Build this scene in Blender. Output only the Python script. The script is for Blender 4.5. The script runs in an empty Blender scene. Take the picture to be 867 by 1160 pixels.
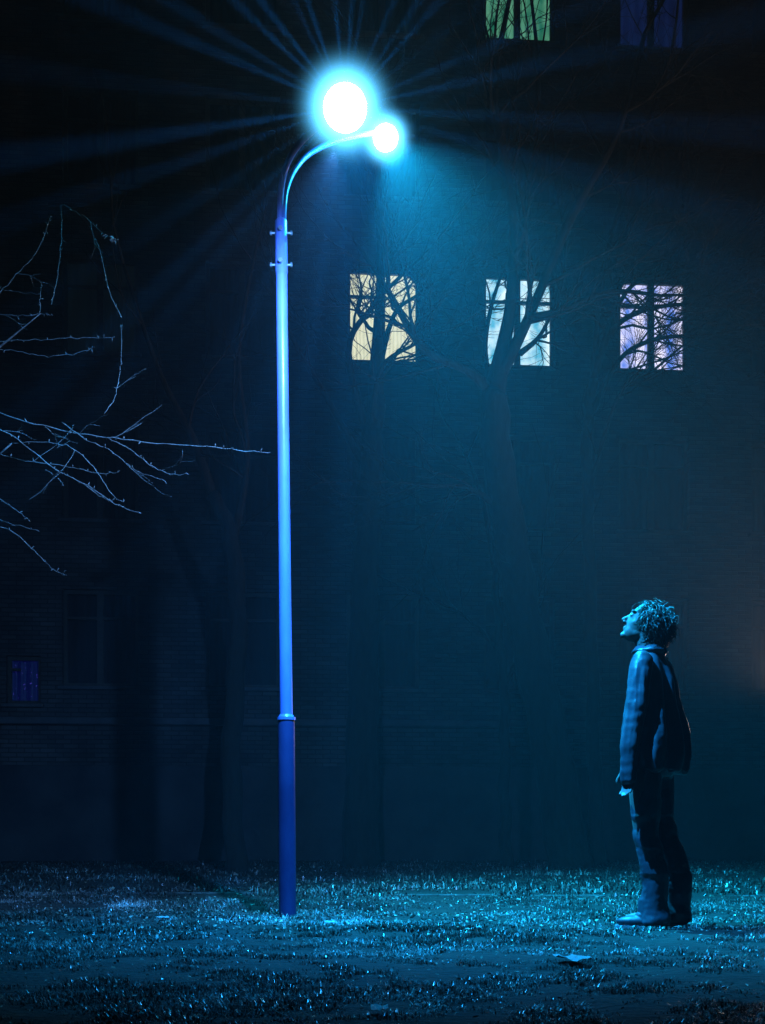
import bpy, bmesh, math, random
import numpy as np
from mathutils import Vector, Matrix, noise, Euler

random.seed(7)
R = math.radians
sc = bpy.context.scene
C = sc.collection

# ---------------------------------------------------------------- camera
F_PX, HOR, CX, CAMH = 1300.0, 941.0, 433.5, 0.52
cam = bpy.data.cameras.new('camera')
cam.sensor_fit = 'VERTICAL'; cam.sensor_height = 36.0
cam.lens = F_PX / 1160 * 36.0
cam.shift_y = (HOR - 580) / 1160
cam.clip_start = 0.05; cam.clip_end = 500
co = bpy.data.objects.new('camera', cam); C.objects.link(co)
co.location = (0, 0, CAMH); co.rotation_euler = (R(90), 0, 0)
sc.camera = co
sc.render.resolution_x = 765; sc.render.resolution_y = 1024

def P(px, py, Y):            # where a ray of the photograph meets the distance Y
    return Vector(((px - CX) / F_PX * Y, Y, CAMH + (HOR - py) / F_PX * Y))

# ---------------------------------------------------------------- materials
def nodes(m):
    m.use_nodes = True
    return m.node_tree.nodes, m.node_tree.links, m.node_tree.nodes['Principled BSDF']

def mat(name, col, rough=0.8, metal=0.0, col2=None, scale=8.0, bump=0.0, bscale=40.0, spec=0.5, stretch=None):
    m = bpy.data.materials.new(name)
    n, l, b = nodes(m)
    b.inputs['Roughness'].default_value = rough
    b.inputs['Metallic'].default_value = metal
    b.inputs['Specular IOR Level'].default_value = spec
    b.inputs['Base Color'].default_value = (*col, 1)
    tc = n.new('ShaderNodeTexCoord'); mp = n.new('ShaderNodeMapping')
    l.new(tc.outputs['Object'], mp.inputs[0])
    if stretch: mp.inputs['Scale'].default_value = stretch
    if col2:
        t = n.new('ShaderNodeTexNoise'); t.inputs['Scale'].default_value = scale
        t.inputs['Detail'].default_value = 6; l.new(mp.outputs[0], t.inputs['Vector'])
        r = n.new('ShaderNodeValToRGB')
        r.color_ramp.elements[0].position = .35; r.color_ramp.elements[1].position = .68
        r.color_ramp.elements[0].color = (*col, 1); r.color_ramp.elements[1].color = (*col2, 1)
        l.new(t.outputs['Fac'], r.inputs[0]); l.new(r.outputs[0], b.inputs['Base Color'])
    if bump:
        t2 = n.new('ShaderNodeTexNoise'); t2.inputs['Scale'].default_value = bscale
        t2.inputs['Detail'].default_value = 8; l.new(mp.outputs[0], t2.inputs['Vector'])
        bp = n.new('ShaderNodeBump'); bp.inputs['Strength'].default_value = 1.0
        bp.inputs['Distance'].default_value = bump
        l.new(t2.outputs['Fac'], bp.inputs['Height']); l.new(bp.outputs[0], b.inputs['Normal'])
    return m

def brick_mat():
    m = bpy.data.materials.new('painted_brick')
    n, l, b = nodes(m); b.inputs['Roughness'].default_value = .9
    tc = n.new('ShaderNodeTexCoord'); sx = n.new('ShaderNodeSeparateXYZ'); cx = n.new('ShaderNodeCombineXYZ')
    l.new(tc.outputs['Object'], sx.inputs[0]); l.new(sx.outputs['X'], cx.inputs['X']); l.new(sx.outputs['Z'], cx.inputs['Y'])
    br = n.new('ShaderNodeTexBrick'); br.inputs['Scale'].default_value = 1.0
    br.inputs['Brick Width'].default_value = .26; br.inputs['Row Height'].default_value = .077
    br.inputs['Mortar Size'].default_value = .008; br.inputs['Mortar Smooth'].default_value = .3
    br.inputs['Color1'].default_value = (.09, .085, .08, 1); br.inputs['Color2'].default_value = (.15, .135, .125, 1)
    br.inputs['Mortar'].default_value = (.06, .058, .055, 1)
    l.new(cx.outputs[0], br.inputs['Vector'])
    t = n.new('ShaderNodeTexNoise'); t.inputs['Scale'].default_value = .9; t.inputs['Detail'].default_value = 7
    l.new(tc.outputs['Object'], t.inputs['Vector'])
    r = n.new('ShaderNodeValToRGB'); r.color_ramp.elements[0].position = .38; r.color_ramp.elements[1].position = .62
    r.color_ramp.elements[0].color = (.45, .45, .45, 1)
    l.new(t.outputs['Fac'], r.inputs[0])
    mx = n.new('ShaderNodeMix'); mx.data_type = 'RGBA'; mx.blend_type = 'MULTIPLY'; mx.inputs[0].default_value = 1
    l.new(br.outputs['Color'], mx.inputs[6]); l.new(r.outputs[0], mx.inputs[7]); l.new(mx.outputs[2], b.inputs['Base Color'])
    bp = n.new('ShaderNodeBump'); bp.inputs['Distance'].default_value = .02; bp.invert = True
    l.new(br.outputs['Fac'], bp.inputs['Height']); l.new(bp.outputs[0], b.inputs['Normal'])
    return m

def glass_mat():
    m = bpy.data.materials.new('window_glass'); m.use_nodes = True
    n, l = m.node_tree.nodes, m.node_tree.links; n.clear()
    o = n.new('ShaderNodeOutputMaterial'); mx = n.new('ShaderNodeMixShader'); t = n.new('ShaderNodeBsdfTransparent')
    g = n.new('ShaderNodeBsdfGlossy'); g.inputs['Roughness'].default_value = .05
    fr = n.new('ShaderNodeFresnel'); fr.inputs['IOR'].default_value = 1.5
    l.new(fr.outputs[0], mx.inputs[0]); l.new(t.outputs[0], mx.inputs[1]); l.new(g.outputs[0], mx.inputs[2])
    l.new(mx.outputs[0], o.inputs['Surface']); return m

def glow_mat(name, ca, cb, s, fold=14.0, blotch=2.5, lo=.3, hi=.95):
    """a curtain or blind lit from the room behind it"""
    m = bpy.data.materials.new(name); n, l, b = nodes(m)
    tc = n.new('ShaderNodeTexCoord')
    w = n.new('ShaderNodeTexWave'); w.inputs['Scale'].default_value = fold / 6.28; w.inputs['Distortion'].default_value = 1.5
    w.bands_direction = 'X'; l.new(tc.outputs['Object'], w.inputs['Vector'])
    t = n.new('ShaderNodeTexNoise'); t.inputs['Scale'].default_value = blotch; l.new(tc.outputs['Object'], t.inputs['Vector'])
    ws = n.new('ShaderNodeMath'); ws.operation = 'MULTIPLY'; ws.inputs[1].default_value = .3; l.new(w.outputs['Fac'], ws.inputs[0])
    ad = n.new('ShaderNodeMath'); ad.operation = 'ADD'; l.new(ws.outputs[0], ad.inputs[0]); l.new(t.outputs['Fac'], ad.inputs[1])
    r = n.new('ShaderNodeValToRGB'); r.color_ramp.elements[0].position = lo; r.color_ramp.elements[1].position = hi
    r.color_ramp.elements[0].color = (*ca, 1); r.color_ramp.elements[1].color = (*cb, 1)
    hf = n.new('ShaderNodeMath'); hf.operation = 'MULTIPLY'; hf.inputs[1].default_value = .85
    l.new(ad.outputs[0], hf.inputs[0]); l.new(hf.outputs[0], r.inputs[0])
    l.new(r.outputs[0], b.inputs['Emission Color']); b.inputs['Emission Strength'].default_value = s
    b.inputs['Base Color'].default_value = (.08, .08, .08, 1); return m

def emit_mat(name, col, s):
    m = bpy.data.materials.new(name); n, l, b = nodes(m)
    b.inputs['Emission Color'].default_value = (*col, 1); b.inputs['Emission Strength'].default_value = s
    return m

M = dict(
    brick=brick_mat(), glass=glass_mat(),
    plaster=mat('grey_plaster', (.045, .045, .05), .9, col2=(.085, .08, .08), scale=1.5, bump=.01, bscale=12),
    stone=mat('ledge_stone', (.10, .10, .10), .85, col2=(.16, .155, .15), scale=3, bump=.004),
    frame=mat('brown_frame_paint', (.06, .045, .035), .6, col2=(.09, .07, .05)),
    roof=mat('dark_roof', (.05, .05, .055), .8),
    curtain=mat('dull_curtain', (.03, .03, .035), .9),
    bark=mat('bark', (.006, .005, .004), .95, col2=(.016, .014, .011), scale=14, bump=.02, bscale=25, stretch=(1, 1, .25)),
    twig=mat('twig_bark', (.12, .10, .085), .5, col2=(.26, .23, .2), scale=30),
    soil=mat('soil', (.008, .007, .005), .95, col2=(.022, .018, .013), scale=5, bump=.03, bscale=22),
    kerb=mat('kerb_concrete', (.02, .02, .018), .9, col2=(.10, .10, .10), scale=9, bump=.004),
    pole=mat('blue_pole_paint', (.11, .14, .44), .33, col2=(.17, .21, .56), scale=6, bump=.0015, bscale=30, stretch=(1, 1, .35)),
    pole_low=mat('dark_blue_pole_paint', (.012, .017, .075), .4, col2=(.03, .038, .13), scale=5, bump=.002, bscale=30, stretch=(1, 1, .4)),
    steel=mat('galvanised_steel', (.45, .46, .48), .35, .8),
    dark=mat('lamp_housing', (.02, .022, .025), .5, .3),
    skin=mat('skin', (.17, .12, .10), .6),
    hair=mat('dark_hair', (.025, .018, .014), .42, col2=(.05, .035, .025), scale=30),
    jacket=mat('jacket_cloth', (.05, .057, .072), .36, col2=(.08, .09, .11), scale=9, bump=.0004, bscale=300),
    trousers=mat('trouser_cloth', (.035, .04, .052), .42, col2=(.055, .06, .078), scale=8, bump=.0004, bscale=300),
    shoe=mat('shoe_canvas', (.035, .035, .05), .5), sole=mat('shoe_rubber', (.35, .35, .38), .5),
    white=mat('ray_mask_white', (.8, .8, .8), .5),
    paper=mat('paper', (.55, .55, .55), .8, col2=(.7, .7, .7)),
)

# ---------------------------------------------------------------- object helpers
def link(name, me, m, parent=None):
    o = bpy.data.objects.new(name, me); C.objects.link(o)
    for mm in (m if isinstance(m, (list, tuple)) else [m]): me.materials.append(mm)
    if parent is not None: o.parent = parent
    return o
def from_bm(name, bm, m, parent=None, smooth=False):
    me = bpy.data.meshes.new(name); bm.normal_update(); bm.to_mesh(me); bm.free()
    if smooth: me.shade_smooth()
    return link(name, me, m, parent)
def tag(o, label=None, cat=None, group=None, kind=None):
    for k, v in (('label', label), ('category', cat), ('group', group), ('kind', kind)):
        if v: o[k] = v
    return o
def empty(name, loc, rz=0, parent=None):
    o = bpy.data.objects.new(name, None); C.objects.link(o); o.location = loc; o.rotation_euler.z = rz
    o.empty_display_size = .2
    if parent: o.parent = parent
    return o
def box(bm, x0, x1, y0, y1, z0, z1):
    v = [bm.verts.new(c) for c in ((x0,y0,z0),(x1,y0,z0),(x1,y1,z0),(x0,y1,z0),(x0,y0,z1),(x1,y0,z1),(x1,y1,z1),(x0,y1,z1))]
    for f in ((3,2,1,0),(4,5,6,7),(0,1,5,4),(1,2,6,5),(2,3,7,6),(3,0,4,7)): bm.faces.new([v[i] for i in f])
    return v
def bevel(bm, w, seg=2):
    bmesh.ops.bevel(bm, geom=list(bm.edges), offset=w, segments=seg, affect='EDGES', profile=.6)

def tube(bm, pts, rad, n=6, cap=True):
    """a tapering tube along points"""
    pts = [Vector(p) for p in pts]
    if not hasattr(rad, '__len__'): rad = [rad] * len(pts)
    rings = []; ref = None
    for i, p in enumerate(pts):
        d = (pts[min(i+1, len(pts)-1)] - pts[max(i-1, 0)])
        if d.length < 1e-9: d = Vector((0, 0, 1))
        d.normalize()
        if ref is None:
            ref = Vector((1, 0, 0)) if abs(d.x) < .8 else Vector((0, 1, 0))
        a = (ref - d * ref.dot(d)).normalized(); ref = a; b = d.cross(a)
        rings.append([bm.verts.new(p + (a * math.cos(t) + b * math.sin(t)) * rad[i]) for t in [2*math.pi*k/n for k in range(n)]])
    for r0, r1 in zip(rings, rings[1:]):
        for k in range(n): bm.faces.new((r0[k], r0[(k+1) % n], r1[(k+1) % n], r1[k]))
    if cap:
        bm.faces.new(list(reversed(rings[0]))); bm.faces.new(rings[-1])
def ball(bm, c, r, M3=None, seg=16):
    """ellipsoid; r is a number or three radii, M3 turns it"""
    rr = r if hasattr(r, '__len__') else (r, r, r)
    mt = Matrix.Translation(Vector(c)) @ (M3.to_4x4() if M3 else Matrix.Identity(4)) @ Matrix.Diagonal((*rr, 1))
    bmesh.ops.create_uvsphere(bm, u_segments=seg, v_segments=max(6, seg//2+2), radius=1, matrix=mt)
def spline(pts, k=6):
    """Catmull-Rom through points (tuples of any length)"""
    out = []
    n = len(pts)
    for i in range(n-1):
        a, b, c, d = pts[max(i-1,0)], pts[i], pts[i+1], pts[min(i+2,n-1)]
        for j in range(k):
            t = j/k
            out.append(tuple(.5*((2*q)+(r-p)*t+(2*p-5*q+4*r-s)*t*t+(-p+3*q-3*r+s)*t**3) for p,q,r,s in zip(a,b,c,d)))
    out.append(tuple(pts[-1])); return out

# ---------------------------------------------------------------- ground
def gh(x, y):
    h = .05 * noise.noise(Vector((x*.45, y*.45, 3.1))) + .022 * noise.noise(Vector((x*1.4, y*1.6, 8.2)))
    h += .010 * noise.noise(Vector((x*5, y*5, 1.2)))
    h -= .05 * math.exp(-((y - 7.85 - .12*x + .15*math.sin(x*1.3)) / .2) ** 2) * (1 if x < 1.4 else math.exp(-(x-1.4)**2*3))
    if y > 9: h *= max(.25, 1 - (y-9)/6)
    return h
xs = sorted(set([-45, -30, -20, -14, -10] + [round(v, 3) for v in np.arange(-8, 8.01, .09)] + [10, 14, 20, 30, 45]))
ys = sorted(set([-12, -6, -2, 0, 1.5] + [round(v, 3) for v in np.arange(2.4, 11, .07)] + [round(v, 3) for v in np.arange(11, 24, .4)] + [30, 45]))
bm = bmesh.new()
grid = [[bm.verts.new((x, y, gh(x, y))) for x in xs] for y in ys]
for j in range(len(ys)-1):
    for i in range(len(xs)-1):
        bm.faces.new((grid[j][i], grid[j][i+1], grid[j+1][i+1], grid[j+1][i]))
tag(from_bm('ground', bm, M['soil'], smooth=True), kind='structure')

def add_attr_mat(name, rough, spec=.5, cols=None):
    m = bpy.data.materials.new(name); n, l, b = nodes(m)
    a = n.new('ShaderNodeAttribute'); a.attribute_name = 'tint'
    r = n.new('ShaderNodeValToRGB')
    while len(r.color_ramp.elements) < len(cols): r.color_ramp.elements.new(.5)
    for e, (p_, c_) in zip(r.color_ramp.elements, cols): e.position = p_; e.color = (*c_, 1)
    l.new(a.outputs['Fac'], r.inputs[0]); l.new(r.outputs[0], b.inputs['Base Color'])
    b.inputs['Roughness'].default_value = rough; b.inputs['Specular IOR Level'].default_value = spec
    return m
rng = np.random.default_rng(5)
def patch(x, y):     # grass density: worn, muddy bare spots between tufts
    a = noise.noise(Vector((x*1.1, y*1.5, 5.0))); b = noise.noise(Vector((x*3.5, y*4.5, 9.0))); c = noise.noise(Vector((x*10, y*12, 2.0)))
    return max(0.0, min(1.0, .34 + 1.1*a + 1.4*b + 1.1*c))
def blades(n, y0, y1, xw, ln, wd):
    V = []; Fc = []; T = []
    while len(Fc) < n * 2:
        y = y0 + (y1 - y0) * rng.random() ** 1.15; x = (rng.random()*2-1) * (xw * y / 3 + .5)
        pt = patch(x, y)
        if rng.random() > pt: continue
        if (x+.581)**2 + (y-7.03)**2 < .066**2: continue
        z = gh(x, y) - .004; a = rng.random() * 6.283; l_ = ln * (.35 + .9*rng.random()) * (.6 + .9*pt); lean = .4 + rng.random()*1.6
        w = wd * 1.25 * (.6 + rng.random()*.9)
        dx, dy = math.cos(a), math.sin(a); sx, sy = -dy*w, dx*w
        hx = l_ * math.sin(lean*.45); hz = l_ * math.cos(lean*.45) * .55
        hx2 = l_ * math.sin(min(1.5, lean)) ; hz2 = max(hz*.5, hz + .45*l_*math.cos(lean))
        i = len(V)
        V += [(x-sx, y-sy, z), (x+sx, y+sy, z), (x+dx*hx*.5-sx*.8, y+dy*hx*.5-sy*.8, z+hz), (x+dx*hx*.5+sx*.8, y+dy*hx*.5+sy*.8, z+hz), (x+dx*hx2, y+dy*hx2, z+hz2)]
        Fc += [(i, i+1, i+3, i+2), (i+2, i+3, i+4)]
        t = min(1, max(0, rng.normal(.42 + .55*noise.noise(Vector((x*.9, y*1.3, 22.0))) + .35*noise.noise(Vector((x*3.1, y*3.6, 4.0))), .17))); T += [t]*5
    return V, Fc, T
def stuff_mesh(name, parts, m, label, cat):
    V = []; Fc = []; T = []
    for v, f, t in parts:
        k = len(V); V += v; Fc += [tuple(q+k for q in g) for g in f]; T += t
    me = bpy.data.meshes.new(name); me.from_pydata(V, [], Fc); me.update()
    at = me.attributes.new('tint', 'FLOAT', 'POINT'); at.data.foreach_set('value', T)
    return tag(link(name, me, m), label, cat, kind='stuff')
gm = add_attr_mat('grass_blade', .28, .5, [(0, (.025, .028, .022)), (.55, (.07, .075, .065)), (.78, (.24, .24, .22)), (1, (.65, .65, .6))])
stuff_mesh('grass', [blades(110000, 2.5, 5.2, 1.15, .021, .0010), blades(140000, 5.2, 9.1, 1.15, .027, .0014), blades(26000, 9.1, 19, 1.15, .05, .004)],
           gm, 'short worn grass growing in patches over the dark ground', 'grass')
def leaves(n, y0, y1, s):
    V = []; Fc = []; T = []
    for _ in range(n):
        y = y0 + (y1-y0) * rng.random()**1.1; x = (rng.random()*2-1) * (1.15*y/3+.5)
        z = gh(x, y) + .004 + rng.random()*.014; a = rng.random()*6.283; q = s*(.5+rng.random()); t1 = rng.normal(0, .35); t2 = rng.normal(0, .35)
        mt = Euler((t1, t2, a)).to_matrix(); i = len(V)
        for (u, v, w) in ((-1, 0, 0), (-.35, -.5, .12), (.4, -.45, .1), (1, 0, .05), (.4, .45, .16), (-.35, .5, .1), (0, 0, -.06)):
            p = mt @ Vector((u*q, v*q, w*q*1.6)); V.append((x+p.x, y+p.y, z+p.z+.004))
        Fc += [(i+6, i+k, i+(k+1) % 6) for k in range(6)]; T += [rng.random()]*7
    return V, Fc, T
lm = add_attr_mat('dead_leaf', .6, .5, [(0, (.07, .045, .03)), (.6, (.2, .15, .10)), (1, (.45, .40, .32))])
stuff_mesh('fallen_leaves', [leaves(1500, 2.5, 5.5, .007), leaves(3500, 5.5, 9.2, .010), leaves(1500, 9.2, 18, .02)],
           lm, 'small dead leaves scattered over the worn grass', 'fallen leaves')

# stone edging of the lawn
bm = bmesh.new(); x = -9.0
while x < 9:
    L = 1.0; yy = 9.28 - .035*x
    z = max(gh(x, yy), gh(x+L, yy)) + .012 + .008*random.random()
    vs = box(bm, x, x+L-.012, yy-.04, yy+.04, z-.14, z-.006)
    x += L
bevel(bm, .006, 1)
tag(from_bm('kerb_strip', bm, M['kerb']), kind='structure')

# ---------------------------------------------------------------- building
ANG = math.atan(.0787)
bld = empty('apartment_building', (0, 20, 0), ANG)
tag(bld, 'dark brick apartment block with a few lit windows standing behind the trees', 'building')
ZS = [2.99, 5.84, 8.69, 11.55, 14.40]; WH = 1.66; WW = 1.28
holes = []          # x0,x1,z0,z1,style
style = {(0, 2): 'cream', (1, 2): 'cyan', (2, 2): 'lilac', (1, 4): 'green', (2, 4): 'blue', (-2, 2): 'faint'}
for r_, z in enumerate(ZS):
    for k in range(-5, 6):
        if r_ == 0 and k == -3: continue
        xc = 2.42*k + (.02 if k == 0 else 0)
        holes.append([xc-WW/2, xc+WW/2, z, z+WH, style.get((k, r_), 'off')])
holes.append([-6.42, -5.84, 2.68, 3.5, 'purple'])
XW, ZT = 14.0, 18.0
gx = sorted(set([-XW, XW] + [h[0] for h in holes] + [h[1] for h in holes]))
gz = sorted(set([1.64, ZT] + [h[2] for h in holes] + [h[3] for h in holes]))
bm = bmesh.new(); vc = {}
def V_(x, z):
    if (x, z) not in vc: vc[(x, z)] = bm.verts.new((x, 0, z))
    return vc[(x, z)]
def in_hole(x, z): return any(h[0] < x < h[1] and h[2] < z < h[3] for h in holes)
for i in range(len(gx)-1):
    for j in range(len(gz)-1):
        if not in_hole((gx[i]+gx[i+1])/2, (gz[j]+gz[j+1])/2):
            bm.faces.new((V_(gx[i], gz[j]), V_(gx[i+1], gz[j]), V_(gx[i+1], gz[j+1]), V_(gx[i], gz[j+1])))
D = .26
def quad(*c): bm.faces.new([bm.verts.new(v) for v in c])
for x0, x1, z0, z1, s in holes:
    quad((x0,0,z0),(x0,D,z0),(x0,D,z1),(x0,0,z1)); quad((x1,0,z0),(x1,0,z1),(x1,D,z1),(x1,D,z0))
    quad((x0,0,z1),(x0,D,z1),(x1,D,z1),(x1,0,z1)); quad((x0,0,z0),(x1,0,z0),(x1,D,z0),(x0,D,z0))
quad((-XW,0,0),(-XW,0,ZT),(-XW,9,ZT),(-XW,9,0)); quad((XW,0,0),(XW,9,0),(XW,9,ZT),(XW,0,ZT)); quad((-XW,9,0),(-XW,9,ZT),(XW,9,ZT),(XW,9,0))
from_bm('wall', bm, M['brick'], bld)
bm = bmesh.new(); box(bm, -XW-.06, XW+.06, -.07, .3, -.3, 1.637); bevel(bm, .02, 1); from_bm('plinth', bm, M['plaster'], bld)
bm = bmesh.new(); box(bm, -XW-.1, XW+.1, -.11, .1, 2.33, 2.45); bevel(bm, .015, 1); from_bm('ledge', bm, M['stone'], bld)
bm = bmesh.new(); box(bm, -XW-.4, XW+.4, -.45, 9.3, ZT+.002, ZT+.3); from_bm('roof', bm, M['roof'], bld)
bm = bmesh.new()
box(bm, -XW+.3, XW-.3, 2.6, 2.7, .1, ZT-.1); from_bm('inner_wall', bm, M['curtain'], bld)

GL = dict(
    cream=glow_mat('cream_curtain', (.45, .46, .28), (.85, .84, .56), 1.5, 30, 3),
    cyan=glow_mat('pale_curtain', (.04, .34, .5), (.85, 1.0, 1.0), 1.6, 5, 6),
    lilac=glow_mat('lilac_curtain', (.06, .16, .62), (1.0, .90, 1.0), 1.75, 5, 4),
    green=glow_mat('green_curtain', (.02, .30, .18), (.30, .9, .55), .55, 9, 4),
    blue=glow_mat('blue_curtain', (.01, .03, .2), (.03, .09, .5), .16, 9, 5),
    purple=glow_mat('violet_curtain', (.0, .0, .03), (.14, .10, 1.0), 1.0, .3, 28, .56, .74),
    faint=glow_mat('faint_curtain', (.001, .002, .002), (.002, .004, .004), .5, 9, 4),
)
def window(x0, x1, z0, z1, s):
    w, h = x1-x0, z1-z0; xc = (x0+x1)/2
    bm = bmesh.new(); t = .065; y0, y1 = .12, .19
    box(bm, -w/2+.002, -w/2+t, y0, y1, .002, h-.002); box(bm, w/2-t, w/2-.002, y0, y1, .002, h-.002)
    box(bm, -w/2+t, w/2-t, y0+.002, y1-.002, .002, t); box(bm, -w/2+t, w/2-t, y0+.002, y1-.002, h-t, h-.002)
    f = from_bm('window', bm, M['frame'], bld); f.location = (xc, 0, z0)
    bm = bmesh.new(); c = -.02
    if s != 'purple': box(bm, c-.055, c+.055, y0-.015, y1-.006, t, h-t)                      # mullion where the two sashes meet
    box(bm, -w/2+t, c-.055, y0+.004, y1-.01, h*.70, h*.70+.045)              # transom of the left sash
    if s in ('cyan', 'off', 'faint'): box(bm, c+.055, w/2-t, y0+.004, y1-.01, h*.70, h*.70+.045)
    if s == 'cream':
        box(bm, -w*.13-.008, -w*.13+.008, y0+.01, y1-.02, h*.70+.045, h-t)
        for sx in (1,):                                                       # rounded upper corner of the right sash
            n_ = 8; rr = .24; x_, z_ = w/2-t, h-t
            pts = [(x_, z_)] + [(x_-rr+rr*math.cos(a), z_-rr*.8+rr*.8*math.sin(a)) for a in [math.pi/2*k/n_ for k in range(n_+1)]]
            fr = [bm.verts.new((a, y0+.02, b)) for a, b in pts]; bk = [bm.verts.new((a, y1-.02, b)) for a, b in pts]
            bm.faces.new(fr); bm.faces.new(list(reversed(bk)))
            for q in range(len(pts)): bm.faces.new((fr[q], bk[q], bk[(q+1) % len(pts)], fr[(q+1) % len(pts)]))
    from_bm('sash', bm, M['frame'], f)
    bm = bmesh.new(); box(bm, -w/2+t-.01, w/2-t+.01, .154, .158, t-.01, h-t+.01); from_bm('pane', bm, M['glass'], f)
    bm = bmesh.new(); box(bm, -w/2-.06, w/2+.06, -.08, .118, -.062, -.004); bevel(bm, .008, 1)
    from_bm('sill', bm, M['stone'], f)
    bm = bmesh.new(); n_ = 60                                                 # curtain with real folds
    def yy(a, z_): return .30 + .018*math.sin(a*38 + 2*math.sin(a*5+xc)) + .01*math.sin(a*11 + z_)
    cols = [[bm.verts.new((-w/2-.05 + (w+.1)*i/n_, yy((w+.1)*i/n_, z_), z_)) for z_ in (-.05, h*.5, h+.05)] for i in range(n_+1)]
    for i in range(n_):
        for j in range(2): bm.faces.new((cols[i][j], cols[i+1][j], cols[i+1][j+1], cols[i][j+1]))
    cu = from_bm('curtain', bm, M['curtain'] if s == 'off' else GL[s], f, smooth=True)
    L_ = dict(cream='window lit cream through a pale curtain', cyan='window lit pale cyan behind the forked tree', lilac='window lit lilac and blue',
              green='window glowing green', blue='window glowing dim blue', purple='small violet lit window near the ground')
    if s in L_: f['label'] = L_[s]
for h in holes: window(*h)

# drain pipe and downpipe
bm = bmesh.new(); tube(bm, [(8.5, -.12, .3), (8.5, -.12, ZT)], .055, 10); from_bm('drainpipe', bm, M['roof'], bld, True)

# ---------------------------------------------------------------- trees
def rot_about(d, axis, a): return Matrix.Rotation(a, 3, axis) @ d
def grow(out, p, d, ln, r, lvl, maxl, rnd, up=.12, spread=.75, kids=(3, 5), wob=.16, twig_r=.004, shrink=.62):
    n = max(4, int(ln / .22)) if lvl < 3 else 4
    pts = [p.copy()]; rad = [r]
    end_r = max(twig_r*.5, r*(.45 if lvl < maxl else .35))
    for i in range(n):
        t = (i+1)/n
        d = (d + Vector((rnd.gauss(0, wob), rnd.gauss(0, wob), rnd.gauss(0, wob) + up*.35))).normalized()
        p = p + d * (ln/n); pts.append(p.copy()); rad.append(r + (end_r - r)*t)
    out.append((pts, rad, lvl))
    if lvl >= maxl: return
    for k in range(rnd.randint(*kids)):
        t = .25 + .75*rnd.random() if lvl else .45 + .55*rnd.random()
        i = min(n-1, int(t*n)); q = pts[i].lerp(pts[i+1], t*n-i)
        ax = d.orthogonal().normalized(); ax = rot_about(ax, d, rnd.random()*6.28)
        dd = rot_about((pts[i+1]-pts[i]).normalized(), ax, spread*(.55+.6*rnd.random()))
        grow(out, q, dd, ln*shrink*(.65+.55*rnd.random()), max(twig_r, rad[i]*.55), lvl+1, maxl, rnd, up, spread, kids, wob, twig_r, shrink)
    ax = rot_about(d.orthogonal().normalized(), d, rnd.random()*6.28)
    grow(out, pts[-1], rot_about(d, ax, .15), ln*.7, end_r, lvl+1, maxl, rnd, up, spread, kids, wob, twig_r, shrink)
def mesh_branches(name, brs, m, parent, org):
    bm = bmesh.new()
    for pts, rad, lvl in brs:
        tube(bm, [q-org for q in pts], rad, 10 if lvl == 0 else 6 if lvl < 2 else 4 if lvl < 4 else 3, cap=lvl < 3)
    return from_bm(name, bm, m, parent, True)

def tree(name, trunk_px, limbs, label, seed, group=None, maxl=3, kids=(3, 5), limb_kids=5, twig_r=.004, extra=None, cat='tree', tm='bark'):
    """trunk_px: (px, py, Y, radius); limbs: lists of the same, grown over with twigs"""
    rnd = random.Random(seed)
    pts = spline([(*P(a, b, Y), r) for a, b, Y, r in trunk_px], 6)
    z0 = gh(pts[0][0], pts[0][1])
    base = Vector((pts[0][0], pts[0][1], z0))
    pts[0] = (pts[0][0], pts[0][1], z0-.15, pts[0][3]*1.25)
    root = empty(name, base); tag(root, label, cat, group)
    tb = [([Vector(q[:3]) + Vector((.02*math.sin(i*1.7), 0, 0))*(i > 0) for i, q in enumerate(pts)], [q[3] for q in pts], 0)]
    mesh_branches('trunk', tb, M['bark'], root, base)
    brs = []
    for L in limbs:
        q = spline([(*P(a, b, Y), r) for a, b, Y, r in L], 5)
        lp = [Vector(v[:3]) for v in q]; lr = [v[3] for v in q]
        brs.append((lp, lr, 1))
        for k in range(limb_kids):
            i = rnd.randint(int(len(lp)*.2), len(lp)-2); d = (lp[i+1]-lp[i]).normalized()
            ax = rot_about(d.orthogonal().normalized(), d, rnd.random()*6.28)
            grow(brs, lp[i], rot_about(d, ax, .5+.5*rnd.random()), 1.1*(.6+rnd.random()*.8), max(twig_r, lr[i]*.5), 2, maxl+1, rnd, kids=kids, twig_r=twig_r)
        d = (lp[-1]-lp[-2]).normalized(); grow(brs, lp[-1], d, 1.2, lr[-1], 2, maxl+1, rnd, kids=kids, twig_r=twig_r)
    mesh_branches('crown', brs, M[tm], root, base)
    return root

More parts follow.
